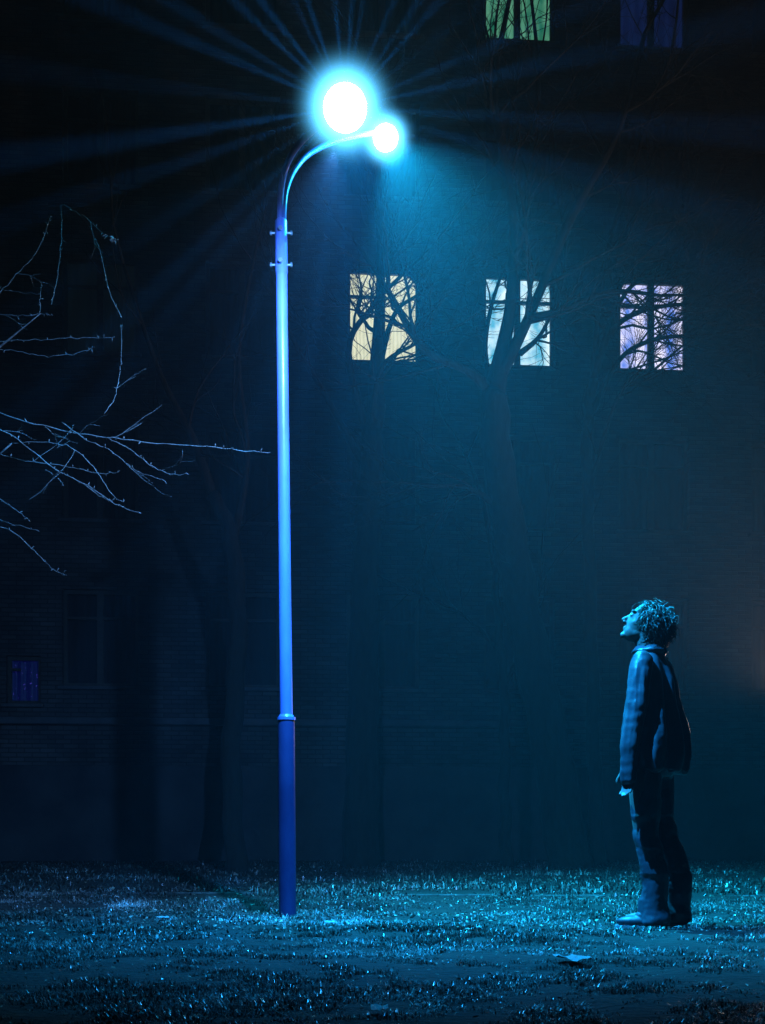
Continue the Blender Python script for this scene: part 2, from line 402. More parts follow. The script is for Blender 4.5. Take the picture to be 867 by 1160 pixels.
# leaning forked tree in the middle
tree('bare_tree', [(646, 985, 15.5, .30), (625, 850, 15.5, .27), (600, 730, 15.5, .25), (580, 620, 15.4, .23), (563, 510, 15.3, .21), (560, 445, 15.2, .19)],
     [[(560, 445, 15.2, .15), (572, 385, 15.2, .095), (580, 330, 15.1, .075), (580, 230, 15, .06), (560, 110, 14.8, .05), (575, 10, 14.8, .03)],
      [(566, 425, 15.2, .10), (592, 375, 15.1, .07), (614, 325, 15, .06), (650, 240, 14.8, .06), (700, 150, 14.7, .04), (730, 40, 14.7, .03)],
      [(561, 450, 15.2, .09), (530, 420, 15, .06), (480, 395, 14.8, .05), (440, 330, 14.6, .035), (400, 270, 14.6, .02)],
      [(572, 580, 15.3, .06), (530, 552, 15.2, .035), (490, 550, 15, .03), (440, 545, 15, .02)],
      [(600, 360, 15.0, .05), (640, 350, 15.2, .035), (690, 330, 15.4, .03), (750, 335, 15.4, .02)],
      [(560, 450, 15.3, .05), (550, 400, 15.6, .035), (556, 350, 15.8, .028), (572, 300, 16, .02)],
      [(590, 400, 15.4, .045), (612, 380, 15.7, .03), (628, 345, 15.9, .025), (640, 300, 16, .02)],
      [(583, 310, 15.1, .05), (600, 200, 15.3, .04), (610, 90, 15.5, .03), (600, -20, 15.5, .02)]],
     'thick bare tree leaning left, its trunk forking in front of the pale cyan window', 11, 'bare trees in front of the building', kids=(3, 5), limb_kids=9)
tree('bare_tree', [(408, 983, 16, .26), (411, 850, 16, .23), (413, 700, 16, .2), (418, 560, 16, .17), (425, 450, 16, .14)],
     [[(425, 450, 16, .12), (429, 360, 15.9, .065), (431, 300, 15.8, .055), (428, 200, 15.7, .05), (420, 90, 15.7, .03)],
      [(421, 510, 16, .07), (395, 400, 15.8, .045), (420, 350, 15.7, .035), (452, 315, 15.6, .025), (480, 290, 15.5, .02)],
      [(425, 440, 16, .05), (445, 360, 16.2, .035), (472, 335, 16.3, .025), (510, 310, 16.3, .02)],
      [(419, 540, 16, .06), (370, 450, 16, .04), (330, 380, 16, .03), (300, 290, 16, .02)],
      [(421, 500, 16, .05), (430, 420, 15.6, .035), (470, 390, 15.4, .02)]],
     'straight dark bare tree below the cream lit window', 23, 'bare trees in front of the building', kids=(3, 5), limb_kids=8)
tree('bare_tree', [(676, 980, 16.5, .12), (673, 850, 16.5, .1), (668, 650, 16.5, .09), (665, 500, 16.4, .08), (672, 430, 16.4, .07)],
     [[(672, 430, 16.4, .06), (690, 380, 16.2, .045), (720, 355, 16, .035), (770, 345, 16, .025), (830, 350, 16, .015)],
      [(666, 480, 16.4, .05), (700, 410, 16.2, .035), (740, 385, 16, .03), (790, 380, 16, .02)],
      [(672, 430, 16.4, .05), (685, 300, 16.3, .04), (720, 180, 16.2, .03), (760, 60, 16.2, .02), (770, -20, 16, .015)],
      [(680, 400, 16.3, .04), (710, 330, 16.2, .03), (750, 310, 16.2, .025), (800, 290, 16, .02)],
      [(667, 560, 16.4, .035), (700, 450, 16, .025), (740, 420, 16, .02)]],
     'slim bare tree with fine twigs spreading across the lilac window', 37, 'bare trees in front of the building', kids=(4, 6), limb_kids=10)
tree('bare_tree', [(574, 984, 15.8, .09), (572, 900, 15.8, .08), (572, 800, 15.8, .07), (566, 720, 15.8, .06), (560, 640, 15.8, .05)],
     [[(560, 640, 15.8, .045), (545, 560, 15.7, .03), (520, 500, 15.6, .02)], [(570, 780, 15.8, .04), (600, 715, 15.9, .025), (615, 640, 16, .015)],
      [(568, 740, 15.8, .04), (530, 700, 15.8, .025), (490, 680, 15.8, .015)]],
     'small young tree with a thin stem left of the leaning trunk', 41, 'bare trees in front of the building', maxl=2, kids=(2, 3), limb_kids=4)
tree('bare_tree', [(268, 985, 14, .13), (262, 860, 14, .12), (270, 720, 14, .11), (262, 610, 14, .1), (240, 560, 14, .08)],
     [[(240, 560, 14, .07), (220, 500, 13.8, .05), (180, 420, 13.6, .03), (140, 300, 13.5, .02)],
      [(262, 620, 14, .06), (280, 520, 14, .04), (270, 400, 14, .03), (290, 280, 14, .02)]],
     'crooked dark bare tree in the shade left of the lamp pole', 53, 'bare trees in front of the building', maxl=2, kids=(2, 4), limb_kids=5)
tree('bare_tree', [(800, 983, 16.8, .2), (810, 850, 16.8, .18), (830, 650, 16.8, .15), (850, 480, 16.8, .12)],
     [[(850, 480, 16.8, .1), (845, 380, 16.6, .07), (810, 300, 16.5, .05), (770, 200, 16.4, .03), (765, 60, 16.3, .02)],
      [(850, 480, 16.8, .08), (880, 350, 16.8, .06), (900, 150, 16.8, .03)]],
     'bare tree fading into the grey haze at the right edge', 61, 'bare trees in front of the building', maxl=2, kids=(3, 4), limb_kids=6) if False else None

# ---- near tree whose lit twigs reach in from the left
def near_tree():
    rnd = random.Random(99)
    base = Vector((-3.75, 7.9, gh(-3.75, 7.9)))
    root = empty('bare_tree', base)
    tag(root, 'bare tree outside the left edge, its thin lit twigs reaching towards the lamp pole', 'tree')
    tr = [(Vector(base) + Vector((0, 0, -.15))), base + Vector((.02, 0, .8)), base + Vector((.1, -.02, 1.8)), base + Vector((.05, .05, 2.8)), base + Vector((.2, .1, 4.2)), base + Vector((.15, 0, 5.6))]
    sp = spline([(*v, r) for v, r in zip(tr, (.2, .16, .14, .12, .08, .04))], 6)
    mesh_branches('trunk', [([Vector(q[:3]) for q in sp], [q[3] for q in sp], 0)], M['bark'], root, base)
    def tp(z):      # point on the trunk at height z
        for a, b in zip(sp, sp[1:]):
            if a[2] <= z <= b[2]: return Vector(a[:3]).lerp(Vector(b[:3]), (z-a[2])/(b[2]-a[2]+1e-9))
        return Vector(sp[-1][:3])
    # traced twig lines: pixels, start depth, end depth, radius
    L = [
     ([(-20, 462), (30, 478), (90, 491), (150, 499), (205, 504), (262, 509), (306, 513)], 7.3, 6.95, .0075),
     ([(-30, 470), (20, 498), (60, 530), (100, 551), (135, 573), (160, 581)], 7.1, 6.8, .0065),
     ([(-20, 505), (20, 521), (75, 528), (110, 536), (135, 535)], 7.3, 7.2, .0055),
     ([(14, 502), (55, 502), (85, 510), (110, 535), (128, 562), (141, 568)], 7.2, 6.9, .0055),
     ([(70, 478), (98, 498), (128, 512), (150, 530), (188, 546)], 7.2, 6.9, .006),
     ([(120, 495), (148, 509), (170, 527), (190, 536), (214, 537)], 7.15, 6.9, .0048),
     ([(62, 532), (95, 549), (120, 566), (140, 574)], 7.0, 6.9, .0045),
     ([(52, 532), (66, 542), (73, 551)], 7.0, 7.0, .004),
     ([(-30, 545), (0, 565), (22, 580), (34, 590)], 7.1, 7.0, .005),
     ([(-30, 580), (10, 592), (44, 602)], 7.1, 7.1, .004),
     ([(-30, 590), (12, 601), (40, 625), (58, 643), (76, 652)], 7.0, 6.8, .005),
     ([(-20, 353), (20, 358), (50, 355), (60, 357)], 7.4, 7.3, .0045),
     ([(-20, 388), (20, 386), (60, 384), (100, 383), (130, 381)], 7.4, 7.2, .0048),
     ([(-20, 394), (20, 398), (55, 403), (93, 399), (105, 394)], 7.3, 7.2, .004),
     ([(-10, 345), (12, 318), (30, 300), (42, 285), (52, 262), (58, 244)], 7.5, 7.4, .004),
     ([(58, 345), (64, 320), (68, 290), (70, 260), (69, 232)], 7.6, 7.6, .0035),
     ([(-10, 320), (10, 330), (45, 333)], 7.5, 7.5, .003),
     ([(70, 232), (95, 245), (115, 262), (130, 272)], 7.5, 7.4, .0035),
     ([(118, 470), (130, 450), (136, 420), (138, 392), (137, 368)], 7.5, 7.5, .0035),
     ([(138, 360), (124, 330), (115, 290), (108, 270)], 7.6, 7.6, .004),
     ([(45, 355), (46, 335), (47, 320)], 7.4, 7.4, .003),
    ]
    brs = []
    starts = []
    for pl, d0, d1, r in L:
        n = len(pl)
        q = spline([(*P(a, b, d0+(d1-d0)*i/(n-1)), r*.7*(1-.62*i/(n-1))) for i, (a, b) in enumerate(pl)], 6)
        pts = [Vector(v[:3]) + Vector((0, rnd.gauss(0, .006), rnd.gauss(0, .0035))) for v in q]; rad = [v[3] for v in q]
        brs.append((pts, rad, 2)); starts.append((pts[0], rad[0]))
        for i in range(2, len(pts)):                                  # buds and short spurs
            if rnd.random() < .55:
                d = Vector((rnd.gauss(0, .6), rnd.gauss(0, .8), rnd.gauss(.3, .8))).normalized(); l = rnd.uniform(.008, .028)
                brs.append(([pts[i], pts[i]+d*l*.5, pts[i]+d*l], [rad[i]*.9, rad[i]*1.15, .0008], 2))
        for i in range(4, len(pts)-1, 4):
            if rnd.random() < .14:
                d = (pts[i+1]-pts[i]).normalized(); ax = rot_about(d.orthogonal().normalized(), d, rnd.random()*6.28)
                grow(brs, pts[i], rot_about(d, ax, .6), rnd.uniform(.08, .3), rad[i]*.6, 3, 4, rnd, up=.05, kids=(1, 2), twig_r=.0012)
    # catkin clusters at the twig tip
    for cpx, cpy in ((128, 268), (124, 271), (131, 272), (120, 266)):
        c = P(cpx, cpy, 7.4)
        for _ in range(4):
            d = Vector((rnd.gauss(0, 1), rnd.gauss(0, 1), rnd.gauss(-.5, 1))).normalized()*.025
            brs.append(([c, c+d*.5, c+d], [.002, .005, .002], 2))
    for s, r in starts:                                               # limbs from the trunk outside the frame
        if s.x < -2.2:
            z = max(1.2, s.z - .7 - rnd.random()*.3); a = tp(z)
            m_ = a.lerp(s, .5) + Vector((0, rnd.gauss(0, .05), .06))
            q = spline([(*a, .03), (*m_, .016), (*s, r)], 6)
            brs.append(([Vector(v[:3]) for v in q], [v[3] for v in q], 1))
    for k in range(9):
        a = tp(2.4+k*.35); d = Vector((-abs(rnd.gauss(.7, .3)), rnd.gauss(.2, .6), rnd.random()*.5)).normalized()
        grow(brs, a, d, 1.1, .035, 2, 4, rnd, kids=(2, 4), twig_r=.003)
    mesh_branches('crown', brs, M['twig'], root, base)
near_tree()

# ---------------------------------------------------------------- street lamp
pb = P(326, 1037, 7.03); pb.z = gh(pb.x, pb.y)
lamp = empty('street_lamp', pb)
tag(lamp, 'tall blue grey street lamp with two curved arms and glaring cyan lamp heads', 'street lamp')
def Lp(px, py, Y=7.03): return P(px, py, Y) - pb
a0, a1, a2 = Lp(326, 1037), Lp(324.5, 815), Lp(318.5, 251)
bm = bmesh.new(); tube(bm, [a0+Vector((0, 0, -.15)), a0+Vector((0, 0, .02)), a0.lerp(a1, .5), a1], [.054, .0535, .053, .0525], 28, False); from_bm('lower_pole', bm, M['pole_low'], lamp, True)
bm = bmesh.new(); tube(bm, [a1+Vector((0, 0, -.004)), a1+Vector((0, 0, .013))], .0575, 28); tube(bm, [a1+Vector((0, 0, .013)), a1+Vector((0, 0, .03))], [.050, .040], 28); from_bm('collar', bm, M['pole'], lamp)
bm = bmesh.new(); tube(bm, [a1+Vector((0, 0, .02))] + [a1.lerp(a2, t) for t in (.25, .5, .75, .9)], [.040, .038, .0365, .0355, .035], 28, False); from_bm('upper_pole', bm, M['pole'], lamp, True)
s0 = a1.lerp(a2, .895); bm = bmesh.new(); tube(bm, [s0, a2, a2+Vector((0, 0, .012))], [.0385, .038, .028], 28, False); from_bm('sleeve', bm, M['pole'], lamp, True)
for py in (264, 300):
    c = Lp(318.8, py); bm = bmesh.new()
    for dx, dy in ((1, 0), (-1, 0), (0, -1)):
        d = Vector((dx, dy, 0)); tube(bm, [c+d*.03, c+d*.062], .008, 8); tube(bm, [c+d*.056, c+d*.068], .014, 6)
    from_bm('bolt', bm, M['steel'], lamp)
HA, HB = P(391, 122, 5.65), P(437, 156, 7.62)
armA = [Lp(317.5, 262), Lp(317.5, 235), Lp(319.5, 208, 7.01), Lp(326, 184, 6.93), Lp(340, 162, 6.68), Lp(360, 143, 6.25), Lp(384, 127, 5.72)]
armB = [Lp(321, 262), Lp(321.5, 238, 7.04), Lp(324.5, 214, 7.08), Lp(334, 192, 7.15), Lp(352, 173, 7.28), Lp(385, 158, 7.45), Lp(424, 150, 7.6)]
for ap in (armA, armB):
    q = spline([tuple(v) for v in ap], 8); bm = bmesh.new(); tube(bm, q, .019, 16); from_bm('arm', bm, M['pole'], lamp, True)

def head(center, aim, size, light_defs, seed):
    """flood head: finned housing, bright lens, plus an added ribbed ray mask and halo sphere"""
    rnd = random.Random(seed); z = aim.normalized(); rot = z.to_track_quat('Z', 'Y').to_matrix().to_4x4()
    mt = Matrix.Translation(center - pb) @ rot
    bm = bmesh.new(); tube(bm, [(0, 0, -.12*size), (0, 0, -.09*size), (0, 0, -.03*size), (0, 0, 0)], [.03*size, .07*size, .105*size, .11*size], 24)
    for k in range(10):
        a = 2*math.pi*k/10; c_, s_ = math.cos(a), math.sin(a)
        tube(bm, [(.05*c_*size, .05*s_*size, -.13*size), (.112*c_*size, .112*s_*size, -.01*size)], .006*size, 4)
    bmesh.ops.transform(bm, matrix=mt, verts=bm.verts); h = from_bm('lamp_head', bm, M['dark'], lamp)
    bm = bmesh.new(); ball(bm, (0, 0, .15*size), (.115*size, .115*size, .035*size), seg=28)
    bmesh.ops.transform(bm, matrix=mt, verts=bm.verts); from_bm('lens', bm, M['lens'], h, True)
    bm = bmesh.new(); n = 33                                            # broad ribs added round the light source, narrow gaps shape rays in the haze
    cuts = sorted((2*math.pi*(k + rnd.uniform(-.33, .33))/n) for k in range(n)); zz = [.004+.112*k/6 for k in range(7)]
    for k in range(n):
        g0, g1 = rnd.uniform(.001, .014), rnd.uniform(.001, .014)
        a0_, a1_ = cuts[k]+g0, cuts[(k+1) % n]+(2*math.pi if k == n-1 else 0)-g1
        ring = []
        for z_ in zz:
            rr = math.sqrt(max(.0001, .06**2-(z_-.06)**2))
            ring.append([bm.verts.new((rr*size*math.cos(a0_+(a1_-a0_)*e/4), rr*size*math.sin(a0_+(a1_-a0_)*e/4), z_*size)) for e in range(5)])
        for u, v in zip(ring, ring[1:]):
            for e in range(4): bm.faces.new((u[e], u[e+1], v[e+1], v[e]))
    bmesh.ops.transform(bm, matrix=mt, verts=bm.verts); from_bm('ray_mask', bm, M['white'], h)
    bm = bmesh.new(); ball(bm, (0, 0, 0), (.39*size, .38*size, .38*size), seg=32)   # emissive sphere added as the painted halo round the lamp
    fb = from_bm('halo_sphere', bm, halo_mat(.375*size, 210/size), h, True); fb.matrix_local = mt @ Matrix.Translation((0, 0, .06*size))
    for nm, off, typ, energy, col, kw in light_defs:
        ld = bpy.data.lights.new(nm, typ); ld.energy = energy; ld.color = col; ld.shadow_soft_size = kw.get('r', .012)
        if typ == 'SPOT': ld.spot_size = R(kw['ang']); ld.spot_blend = kw.get('blend', 1)
        lo = bpy.data.objects.new(nm, ld); C.objects.link(lo)
        lo.location = center + Vector(kw['at']) if 'at' in kw else center + z*off*size
        d = Vector(kw.get('dir', tuple(z))); lo.rotation_euler = d.to_track_quat('-Z', 'Y').to_euler()
def halo_mat(scale, strength):
    """painted halo glow: volume emission strongest at the centre, fading outwards"""
    m = bpy.data.materials.new('halo_glow'); m.use_nodes = True
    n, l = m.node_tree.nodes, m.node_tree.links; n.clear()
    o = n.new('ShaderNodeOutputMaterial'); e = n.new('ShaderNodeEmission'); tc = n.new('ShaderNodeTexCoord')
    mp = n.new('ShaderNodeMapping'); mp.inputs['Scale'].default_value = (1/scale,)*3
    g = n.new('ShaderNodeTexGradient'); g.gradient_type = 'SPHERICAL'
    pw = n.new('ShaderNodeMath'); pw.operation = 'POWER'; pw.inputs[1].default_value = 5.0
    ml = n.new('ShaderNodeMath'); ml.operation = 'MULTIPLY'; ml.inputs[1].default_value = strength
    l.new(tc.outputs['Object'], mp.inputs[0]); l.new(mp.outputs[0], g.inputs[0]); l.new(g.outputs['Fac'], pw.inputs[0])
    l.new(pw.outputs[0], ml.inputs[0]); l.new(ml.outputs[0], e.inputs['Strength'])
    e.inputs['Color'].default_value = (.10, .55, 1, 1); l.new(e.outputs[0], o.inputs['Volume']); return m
M['lens'] = emit_mat('lens_glow', (.62, .95, 1.0), 60)
CY = (.004, .36, .85); BL = (.01, .12, 1.0)
head(HA, Vector((.03, -.84, -.54)), .9, [
    ('street_light', .06, 'POINT', 3000, (.008, .30, 1.0), dict(r=.002)),
    ('street_light', .20, 'SPOT', 4500, (.008, .31, .90), dict(ang=88, dir=(.15, .14, -1), r=.006, blend=1)),
    ('street_light', .22, 'SPOT', 1450, (.10, .34, 1.0), dict(ang=106, dir=(-.42, .90, -.62), r=.012, blend=1, at=(-.05, .05, -.185))),
], 3)
head(HB, Vector((.0, -.86, -.52)), .7, [
    ('street_light', .06, 'POINT', 1100, (.008, .36, 1.0), dict(r=.002)),
    ('street_light', .24, 'POINT', 230, (.002, .40, .72), dict(r=.01)),
    ('street_light', .24, 'SPOT', 14500, (.004, .34, .68), dict(ang=106, dir=(.62, .16, -1), r=.006, blend=1)),
], 5)
# ---------------------------------------------------------------- wall lamp outside the right edge (its warm glow tints the haze)
WLP = P(902, 790, 13.0)
wl = empty('garden_lamp', (WLP.x, WLP.y, gh(WLP.x, WLP.y)))
tag(wl, 'garden lamp post just beyond the right edge giving a faint warm glow', 'garden lamp')
hz_ = WLP.z - wl.location.z
bm = bmesh.new(); tube(bm, [(0, 0, -.1), (0, 0, hz_-.08)], .035, 12); from_bm('post', bm, M['dark'], wl)
bm = bmesh.new(); tube(bm, [(0, .12, hz_), (0, .05, hz_), (0, -.02, hz_)], [.05, .11, .13], 20); from_bm('shade', bm, M['dark'], wl)
bm = bmesh.new(); ball(bm, (0, -.03, hz_), (.09, .03, .09)); from_bm('bulb', bm, emit_mat('warm_globe', (1, .62, .42), 6.0), wl, True)
ld = bpy.data.lights.new('warm_light', 'SPOT'); ld.energy = 1000; ld.color = (1, .74, .66); ld.shadow_soft_size = .05; ld.spot_size = R(156); ld.spot_blend = 1
lo = bpy.data.objects.new('warm_light', ld); C.objects.link(lo); lo.location = WLP + Vector((0, -.08, 0)); lo.rotation_euler = Vector((-.2, -.4, .8)).to_track_quat('-Z', 'Y').to_euler()

# ---------------------------------------------------------------- person
def remeshed(name, bm, m, parent, vox, smooth_it=3, post=None):
    me = bpy.data.meshes.new('tmp'); bm.to_mesh(me); bm.free()
    o = bpy.data.objects.new('tmp', me); C.objects.link(o)
    md = o.modifiers.new('r', 'REMESH'); md.mode = 'VOXEL'; md.voxel_size = vox
    if smooth_it:
        s = o.modifiers.new('s', 'SMOOTH'); s.iterations = smooth_it; s.factor = .5
    bpy.context.view_layer.update()
    dg = bpy.context.evaluated_depsgraph_get()
    nm = bpy.data.meshes.new_from_object(o.evaluated_get(dg)); bpy.data.objects.remove(o)
    nm.name = name
    if post:
        n0 = [v.normal.copy() for v in nm.vertices]
        for v, n in zip(nm.vertices, n0): v.co += n * post(v.co, n)
    nm.materials.clear(); nm.shade_smooth(); nm.update()
    return link(name, nm, m, parent)
def limb(bm, pts, k=5, n=16):
    q = spline(pts, k); tube(bm, [v[:3] for v in q], [v[3] for v in q], n)
    ball(bm, q[0][:3], q[0][3], seg=16); ball(bm, q[-1][:3], q[-1][3], seg=16)
def loft(bm, secs, n=40, k=4):
    """stack of ellipses (cx, cy, z, rx, ry) closed at both ends"""
    q = spline(secs, k); rings = []
    for cx, cy, z, rx, ry in q:
        rings.append([bm.verts.new((cx+rx*math.cos(t), cy+ry*math.sin(t), z)) for t in [2*math.pi*i/n for i in range(n)]])
    for a, b in zip(rings, rings[1:]):
        for i in range(n): bm.faces.new((a[i], a[(i+1) % n], b[(i+1) % n], b[i]))
    bm.faces.new(list(reversed(rings[0]))); bm.faces.new(rings[-1])

PX, PY = (754-CX)/F_PX*6.02, 6.02
PZ = gh(PX, PY) + .005
# local frame: x forward, y left, z up
hipL, hipR = (.075, .09, .88), (.075, -.09, .88)
ankL, ankR = (.03, .085, .085), (-.03, -.085, .085)
HM = Matrix.Translation((.115, .0, 1.605)) @ Matrix.Rotation(R(29), 4, 'Z') @ Matrix.Rotation(R(-27), 4, 'Y')
bm = bmesh.new()
loft(bm, [(.075, 0, .84, .10, .13), (.07, 0, .95, .10, .15), (.07, 0, 1.08, .09, .13), (.075, 0, 1.25, .095, .14), (.075, 0, 1.36, .085, .13), (.08, 0, 1.45, .06, .09)])
tube(bm, [(.08, 0, 1.42), (.095, .002, 1.48), (.10, .005, 1.55)], [.06, .053, .053], 18)
for s, h, a in ((1, hipL, ankL), (-1, hipR, ankR)):
    kn = ((h[0]+a[0])/2+.02, (h[1]+a[1])/2, .48)
    limb(bm, [(*h, .088), (h[0]+.005, h[1], .7, .078), (*kn, .056), (a[0]+(-.01), a[1], .33, .052), (*a, .036)])
    ball(bm, (a[0]+.05, a[1], .05), (.12, .042, .042))
sh = .185
armL = [(.07, .13, 1.385, .038), (.065, .180, 1.31, .040), (.06, .22, 1.12, .035), (.085, .238, .92, .030), (.095, .238, .85, .024)]
armR = [(.07, -.13, 1.385, .038), (.07, -.183, 1.31, .040), (.045, -.235, 1.11, .035), (.085, -.225, .93, .030), (.13, -.205, .87, .024)]
limb(bm, armL); limb(bm, armR)
def hand(bm, wrist, down, fwd, curl, side):
    d = Vector(down).normalized(); f = Vector(fwd).normalized(); f = (f - d*f.dot(d)).normalized(); o_ = d.cross(f)*side
    w = Vector(wrist)
    for t in (-.022, -.008, .008, .022):                               # palm
        tube(bm, [w, w+d*.04+f*t*.8, w+d*.088+f*t], [.018, .015, .012], 10)
    for t, L_, r in ((.027, .070, .0085), (.009, .080, .009), (-.009, .074, .0085), (-.026, .058, .0075)):
        p0 = w+d*.082+f*t; p1 = p0+d*L_*.45-o_*curl*.008; p2 = p1+(d*.9-o_*curl*.5).normalized()*L_*.32; p3 = p2+(d*.6-o_*curl*.9).normalized()*L_*.26
        tube(bm, [p0, p1, p2, p3], [r*1.05, r, r*.95, r*.75], 8); ball(bm, p3, r*.75, seg=8)
    t0 = w+d*.022+f*.02; t1 = t0+(d*.6+f*.8).normalized()*.035-o_*.006; t2 = t1+(d*.9+f*.35).normalized()*.03-o_*.008
    tube(bm, [t0, t1, t2, t2+d*.018-o_*.004], [.014, .0115, .0095, .0075], 8)
hand(bm, (.097, .238, .845), (.08, .0, -1), (1, -.15, 0), 1.0, 1)
hand(bm, (.13, -.205, .865), (.35, .25, -1), (1, .15, .3), 1.0, -1)
# head
def hb(c, r, rotm=None): 
    ball(bm, HM @ Vector(c), r, HM.to_3x3() @ rotm if rotm else HM.to_3x3(), seg=24)
def ht(pts, rad): tube(bm, [HM @ Vector(p_) for p_ in pts], rad, 12)
hb((-.012, 0, .03), (.098, .076, .092)); hb((.03, 0, .0), (.066, .062, .10)); hb((.038, 0, -.055), (.052, .05, .055))
hb((.074, 0, -.093), (.020, .022, .017)); hb((.02, 0, -.062), (.05, .056, .035))
ht([(.088, 0, .022), (.098, 0, .004), (.113, 0, -.018), (.117, 0, -.026)], [.008, .009, .011, .0105])      # nose
hb((.104, .011, -.029), (.01, .007, .007)); hb((.104, -.011, -.029), (.01, .007, .007))
hb((.086, .028, .036), (.012, .026, .008)); hb((.086, -.028, .036), (.012, .026, .008))                    # brows
hb((.083, .03, .014), (.012, .014, .011)); hb((.083, -.03, .014), (.012, .014, .011))                      # eyes
hb((.088, 0, -.052), (.009, .022, .006)); hb((.086, 0, -.062), (.009, .019, .007))                         # lips
for s in (1, -1):
    hb((.0, .079*s, -.002), (.02, .007, .032)); hb((.045, .048*s, -.015), (.024, .014, .02))
tube(bm, [Vector((.09, .0, 1.46)), HM @ Vector((-.01, 0, -.05))], [.055, .052], 16)
person = remeshed('person', bm, M['skin'], None, .0048, 2)
person.location = (PX, PY, PZ); person.rotation_euler.z = R(145)
tag(person, 'person in a loose jacket and dark trousers on the grass, head tilted up', 'person')
# eyes and brows as small parts
bm = bmesh.new()
for s in (1, -1): ball(bm, HM @ Vector((.0905, .030*s, .014)), (.006, .010, .0055), HM.to_3x3(), seg=12)
from_bm('eyes', bm, mat('eye', (.5, .5, .5), .2), person, True)
bm = bmesh.new()
for s in (1, -1):
    tube(bm, [HM @ Vector((.098, .012*s, .038)), HM @ Vector((.096, .03*s, .043)), HM @ Vector((.083, .047*s, .038))], [.0016, .002, .0012], 6)
from_bm('eyebrows', bm, M['hair'], person, True)

# hair: a cap and many wavy locks
rnd = random.Random(4)
bm = bmesh.new()
hb((-.022, 0, .045), (.100, .084, .088)); hb((-.05, 0, .0), (.075, .082, .085)); hb((-.075, 0, -.05), (.05, .07, .06))
cap = remeshed('hair', bm, M['hair'], person, .006, 3, post=lambda p_, n: .006*noise.noise(p_*60))
bm = bmesh.new()
for k in range(2600):
    while True:
        v = Vector((rnd.gauss(0, 1), rnd.gauss(0, 1), rnd.gauss(0, 1))).normalized()
        if v.x > (.35 if abs(v.y) < .5 else .62) and v.z < .62: continue                          # face
        if v.z < -.45 and v.x > -.2: continue
        if abs(v.y) > .6 and v.x > .30 and v.z < -.1: continue
        break
    p0 = Vector((-.022+.098*v.x, .082*v.y, .03+.092*v.z)); ln = rnd.uniform(.045, .085)
    d = (v*.35 + Vector((rnd.gauss(-.1, .35), rnd.gauss(0, .35), rnd.gauss(-.2, .35)))).normalized()
    ph = rnd.random()*6.28; e1 = d.orthogonal().normalized(); e2 = d.cross(e1); pts = []; p_ = p0
    amp = rnd.uniform(.005, .011); fr_ = rnd.uniform(6, 10)
    for i in range(9):
        t = i/8
        d = (d + Vector((-.10, 0, -.26))*.75 - v*.12 + Vector((rnd.gauss(0, .08),)*3)).normalized()
        p_ = p_ + d*ln/8
        c = Vector((-.022, 0, .035)); q = p_ + (e1*math.sin(ph+t*fr_)+e2*math.cos(ph+t*fr_))*amp*t
        w_ = Vector(((q.x-c.x)/.102, q.y/.088, (q.z-c.z)/.096))
        if w_.length < 1: q = c + (q-c)/w_.length*1.0
        pts.append(HM @ q)
    tube(bm, pts, [.0027*(1-.75*(i/8)**1.5)*rnd.uniform(.85, 1.15) for i in range(9)], 5)
from_bm('hair_locks', bm, M['hair'], person, True)

# jacket
def folds(p_, n):
    a = math.atan2(p_.y, p_.x-.075)
    low = max(0, min(1, (1.44-p_.z)/.42))
    w_ = math.sin(a*7 + .5*math.sin(p_.z*4) + 1.4*noise.noise(Vector((p_.x*4, p_.y*4, p_.z*1.5))))
    f = .027*low*(.45 + .55*max(0, min(1, (p_.z-.88)/.2)))*(abs(w_)**.7*(1 if w_ > 0 else -1)) + .010*noise.noise(Vector((p_.x*16, p_.y*16, p_.z*2.5)))
    f += .004*noise.noise(Vector((p_.x*9, p_.y*9, p_.z*26)))*(1 if abs(p_.y) > .17 else .4)
    f += .0015*math.sin(p_.z*40+5*noise.noise(p_*6))
    f += .006*noise.noise(Vector((p_.x*34, p_.y*34, p_.z*3.2 + 7)))*min(1, max(0, (1.45-p_.z)/.15))
    return f + .001*noise.noise(p_*45)
bm = bmesh.new()
loft(bm, [(.062, 0, .83, .148, .196), (.060, 0, .90, .160, .206), (.062, 0, 1.0, .150, .200), (.07, 0, 1.15, .130, .180), (.072, 0, 1.28, .118, .163), (.078, 0, 1.36, .105, .146), (.083, 0, 1.42, .082, .110), (.088, 0, 1.465, .066, .072)])
limb(bm, [(.07, .145, 1.395, .055), (.065, .182, 1.31, .058), (.06, .22, 1.12, .056), (.085, .240, .94, .052), (.094, .238, .79, .047)])
limb(bm, [(.07, -.145, 1.395, .055), (.067, -.187, 1.31, .058), (.040, -.240, 1.10, .060), (.045, -.252, .97, .060), (.09, -.215, .88, .050)])
for a in [R(k) for k in range(-165, 171, 10)]:                            # standing, folded collar
    x0, y0 = .09+.078*math.cos(a), .078*math.sin(a)
    tube(bm, [(x0*.98, y0*.95, 1.445), (.09+.070*math.cos(a), .070*math.sin(a), 1.488), (.088+.092*math.cos(a), .092*math.sin(a), 1.458)], [.012, .009, .010], 6)
jacket = remeshed('jacket', bm, M['jacket'], person, .0065, 3, post=folds)
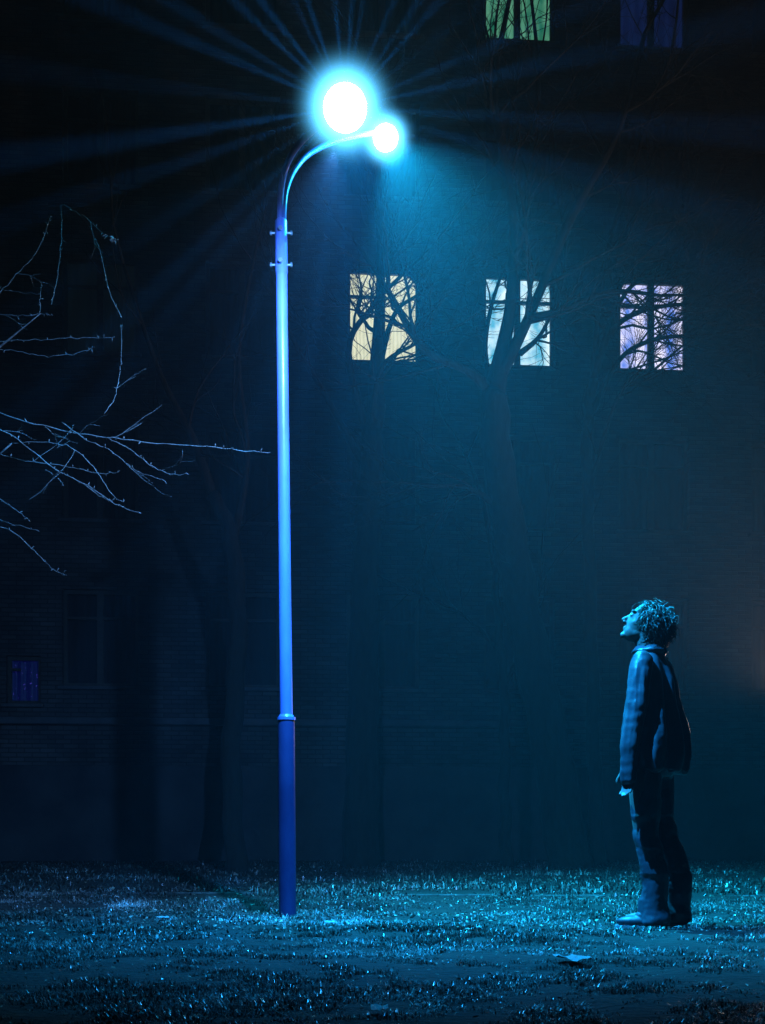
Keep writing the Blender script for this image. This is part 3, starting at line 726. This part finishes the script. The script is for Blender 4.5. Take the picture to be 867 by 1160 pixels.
# trousers
def tfolds(p_, n):
    f = .008*noise.noise(Vector((p_.x*16, p_.y*16, p_.z*6)))
    f += .006*math.sin(p_.z*30+5*noise.noise(p_*6))*(1 if p_.z < .3 or .42 < p_.z < .6 else .35)
    return f + .002*noise.noise(p_*50)
bm = bmesh.new()
loft(bm, [(.075, 0, .80, .105, .150), (.07, 0, .86, .122, .168), (.07, 0, .95, .125, .165), (.07, 0, 1.02, .115, .155)])
for s, h, a in ((1, hipL, ankL), (-1, hipR, ankR)):
    limb(bm, [(h[0], h[1]*.92, .85, .090), (h[0]+.0, h[1]*.95, .70, .083), ((h[0]+a[0])/2+.012, h[1], .48, .066), (a[0]-.005, a[1], .28, .068), (a[0], a[1], .12, .070)])
    loft(bm, [(a[0]+.002, a[1], .035, .078, .070), (a[0], a[1], .09, .078, .070), (a[0], a[1], .16, .074, .069)])
remeshed('trousers', bm, M['trousers'], person, .0065, 2, post=tfolds)
for a, yaw in ((ankL, 22), (ankR, -4)):
    Rm = Matrix.Translation((a[0], a[1], 0)) @ Matrix.Rotation(R(yaw), 4, 'Z')
    bm = bmesh.new(); ball(bm, (.09, 0, .042), (.105, .044, .034)); ball(bm, (-.01, 0, .055), (.062, .042, .045)); ball(bm, (.03, 0, .07), (.07, .036, .035))
    bmesh.ops.transform(bm, matrix=Rm, verts=bm.verts)
    shoe = remeshed('shoe', bm, M['shoe'], person, .005, 2)
    bm = bmesh.new(); n = 28; rg = []
    for z in (.0, .024):
        rg.append([bm.verts.new(Rm @ Vector((.062+.137*math.cos(t), (.047+.008*math.cos(t))*math.sin(t), z))) for t in [2*math.pi*i/n for i in range(n)]])
    for i in range(n): bm.faces.new((rg[0][i], rg[0][(i+1) % n], rg[1][(i+1) % n], rg[1][i]))
    bm.faces.new(list(reversed(rg[0]))); bm.faces.new(rg[1]); from_bm('sole', bm, M['sole'], shoe)

# ---------------------------------------------------------------- small litter on the grass
def scrap(px, py, s, label, seed):
    rnd = random.Random(seed); Y = CAMH*F_PX/(py-HOR); p_ = P(px, py, Y); z = gh(p_.x, p_.y)+.02
    bm = bmesh.new(); n = 6
    g = [[bm.verts.new(((i/n-.5)*s*1.6, (j/n-.5)*s, rnd.uniform(0, .35)*s*.5)) for i in range(n+1)] for j in range(n+1)]
    for j in range(n):
        for i in range(n): bm.faces.new((g[j][i], g[j][i+1], g[j+1][i+1], g[j+1][i]))
    bmesh.ops.solidify(bm, geom=list(bm.faces), thickness=.0015)
    o = from_bm('paper_scrap', bm, M['paper'], None); o.location = (p_.x, p_.y, z); o.rotation_euler = (0, 0, rnd.random()*3)
    tag(o, label, 'paper scrap', 'crumpled paper scraps on the grass')
scrap(649, 1098, .09, 'crumpled paper scrap on the dark grass in front of the person', 1)
scrap(430, 1146, .05, 'small paper scrap at the bottom edge of the lawn', 2)
scrap(187, 1046, .06, 'crumpled paper scrap on the lit grass left of the lamp pole', 3)
scrap(375, 1048, .07, 'paper scrap lying just right of the lamp pole foot', 4)

# ---------------------------------------------------------------- haze, night sky
bm = bmesh.new(); box(bm, -47, 47, -14, 47, -1.4, 20.5)
hz = bpy.data.materials.new('haze'); hz.use_nodes = True; n = hz.node_tree.nodes; n.clear()
o = n.new('ShaderNodeOutputMaterial'); pv = n.new('ShaderNodeVolumePrincipled')
pv.inputs['Color'].default_value = (.85, .93, 1, 1); pv.inputs['Density'].default_value = .0024; pv.inputs['Anisotropy'].default_value = .25
hz.node_tree.links.new(pv.outputs[0], o.inputs['Volume'])
tag(from_bm('haze', bm, hz), kind='stuff')

w = bpy.data.worlds.new('World'); sc.world = w; w.use_nodes = True
n, l = w.node_tree.nodes, w.node_tree.links
bg = n['Background']; st = n.new('ShaderNodeTexSky'); st.sky_type = 'NISHITA'; st.sun_disc = False
st.sun_elevation = R(-3); st.sun_rotation = R(200)
l.new(st.outputs[0], bg.inputs['Color']); bg.inputs['Strength'].default_value = .001

sc.view_settings.view_transform = 'Standard'; sc.view_settings.look = 'None'
sc.view_settings.gamma = 1; sc.view_settings.exposure = -0.25
sc.cycles.use_denoising = True
sc.cycles.volume_bounces = 0
sc.cycles.diffuse_bounces = 0
sc.cycles.max_bounces = 5
sc.cycles.sample_clamp_indirect = 4
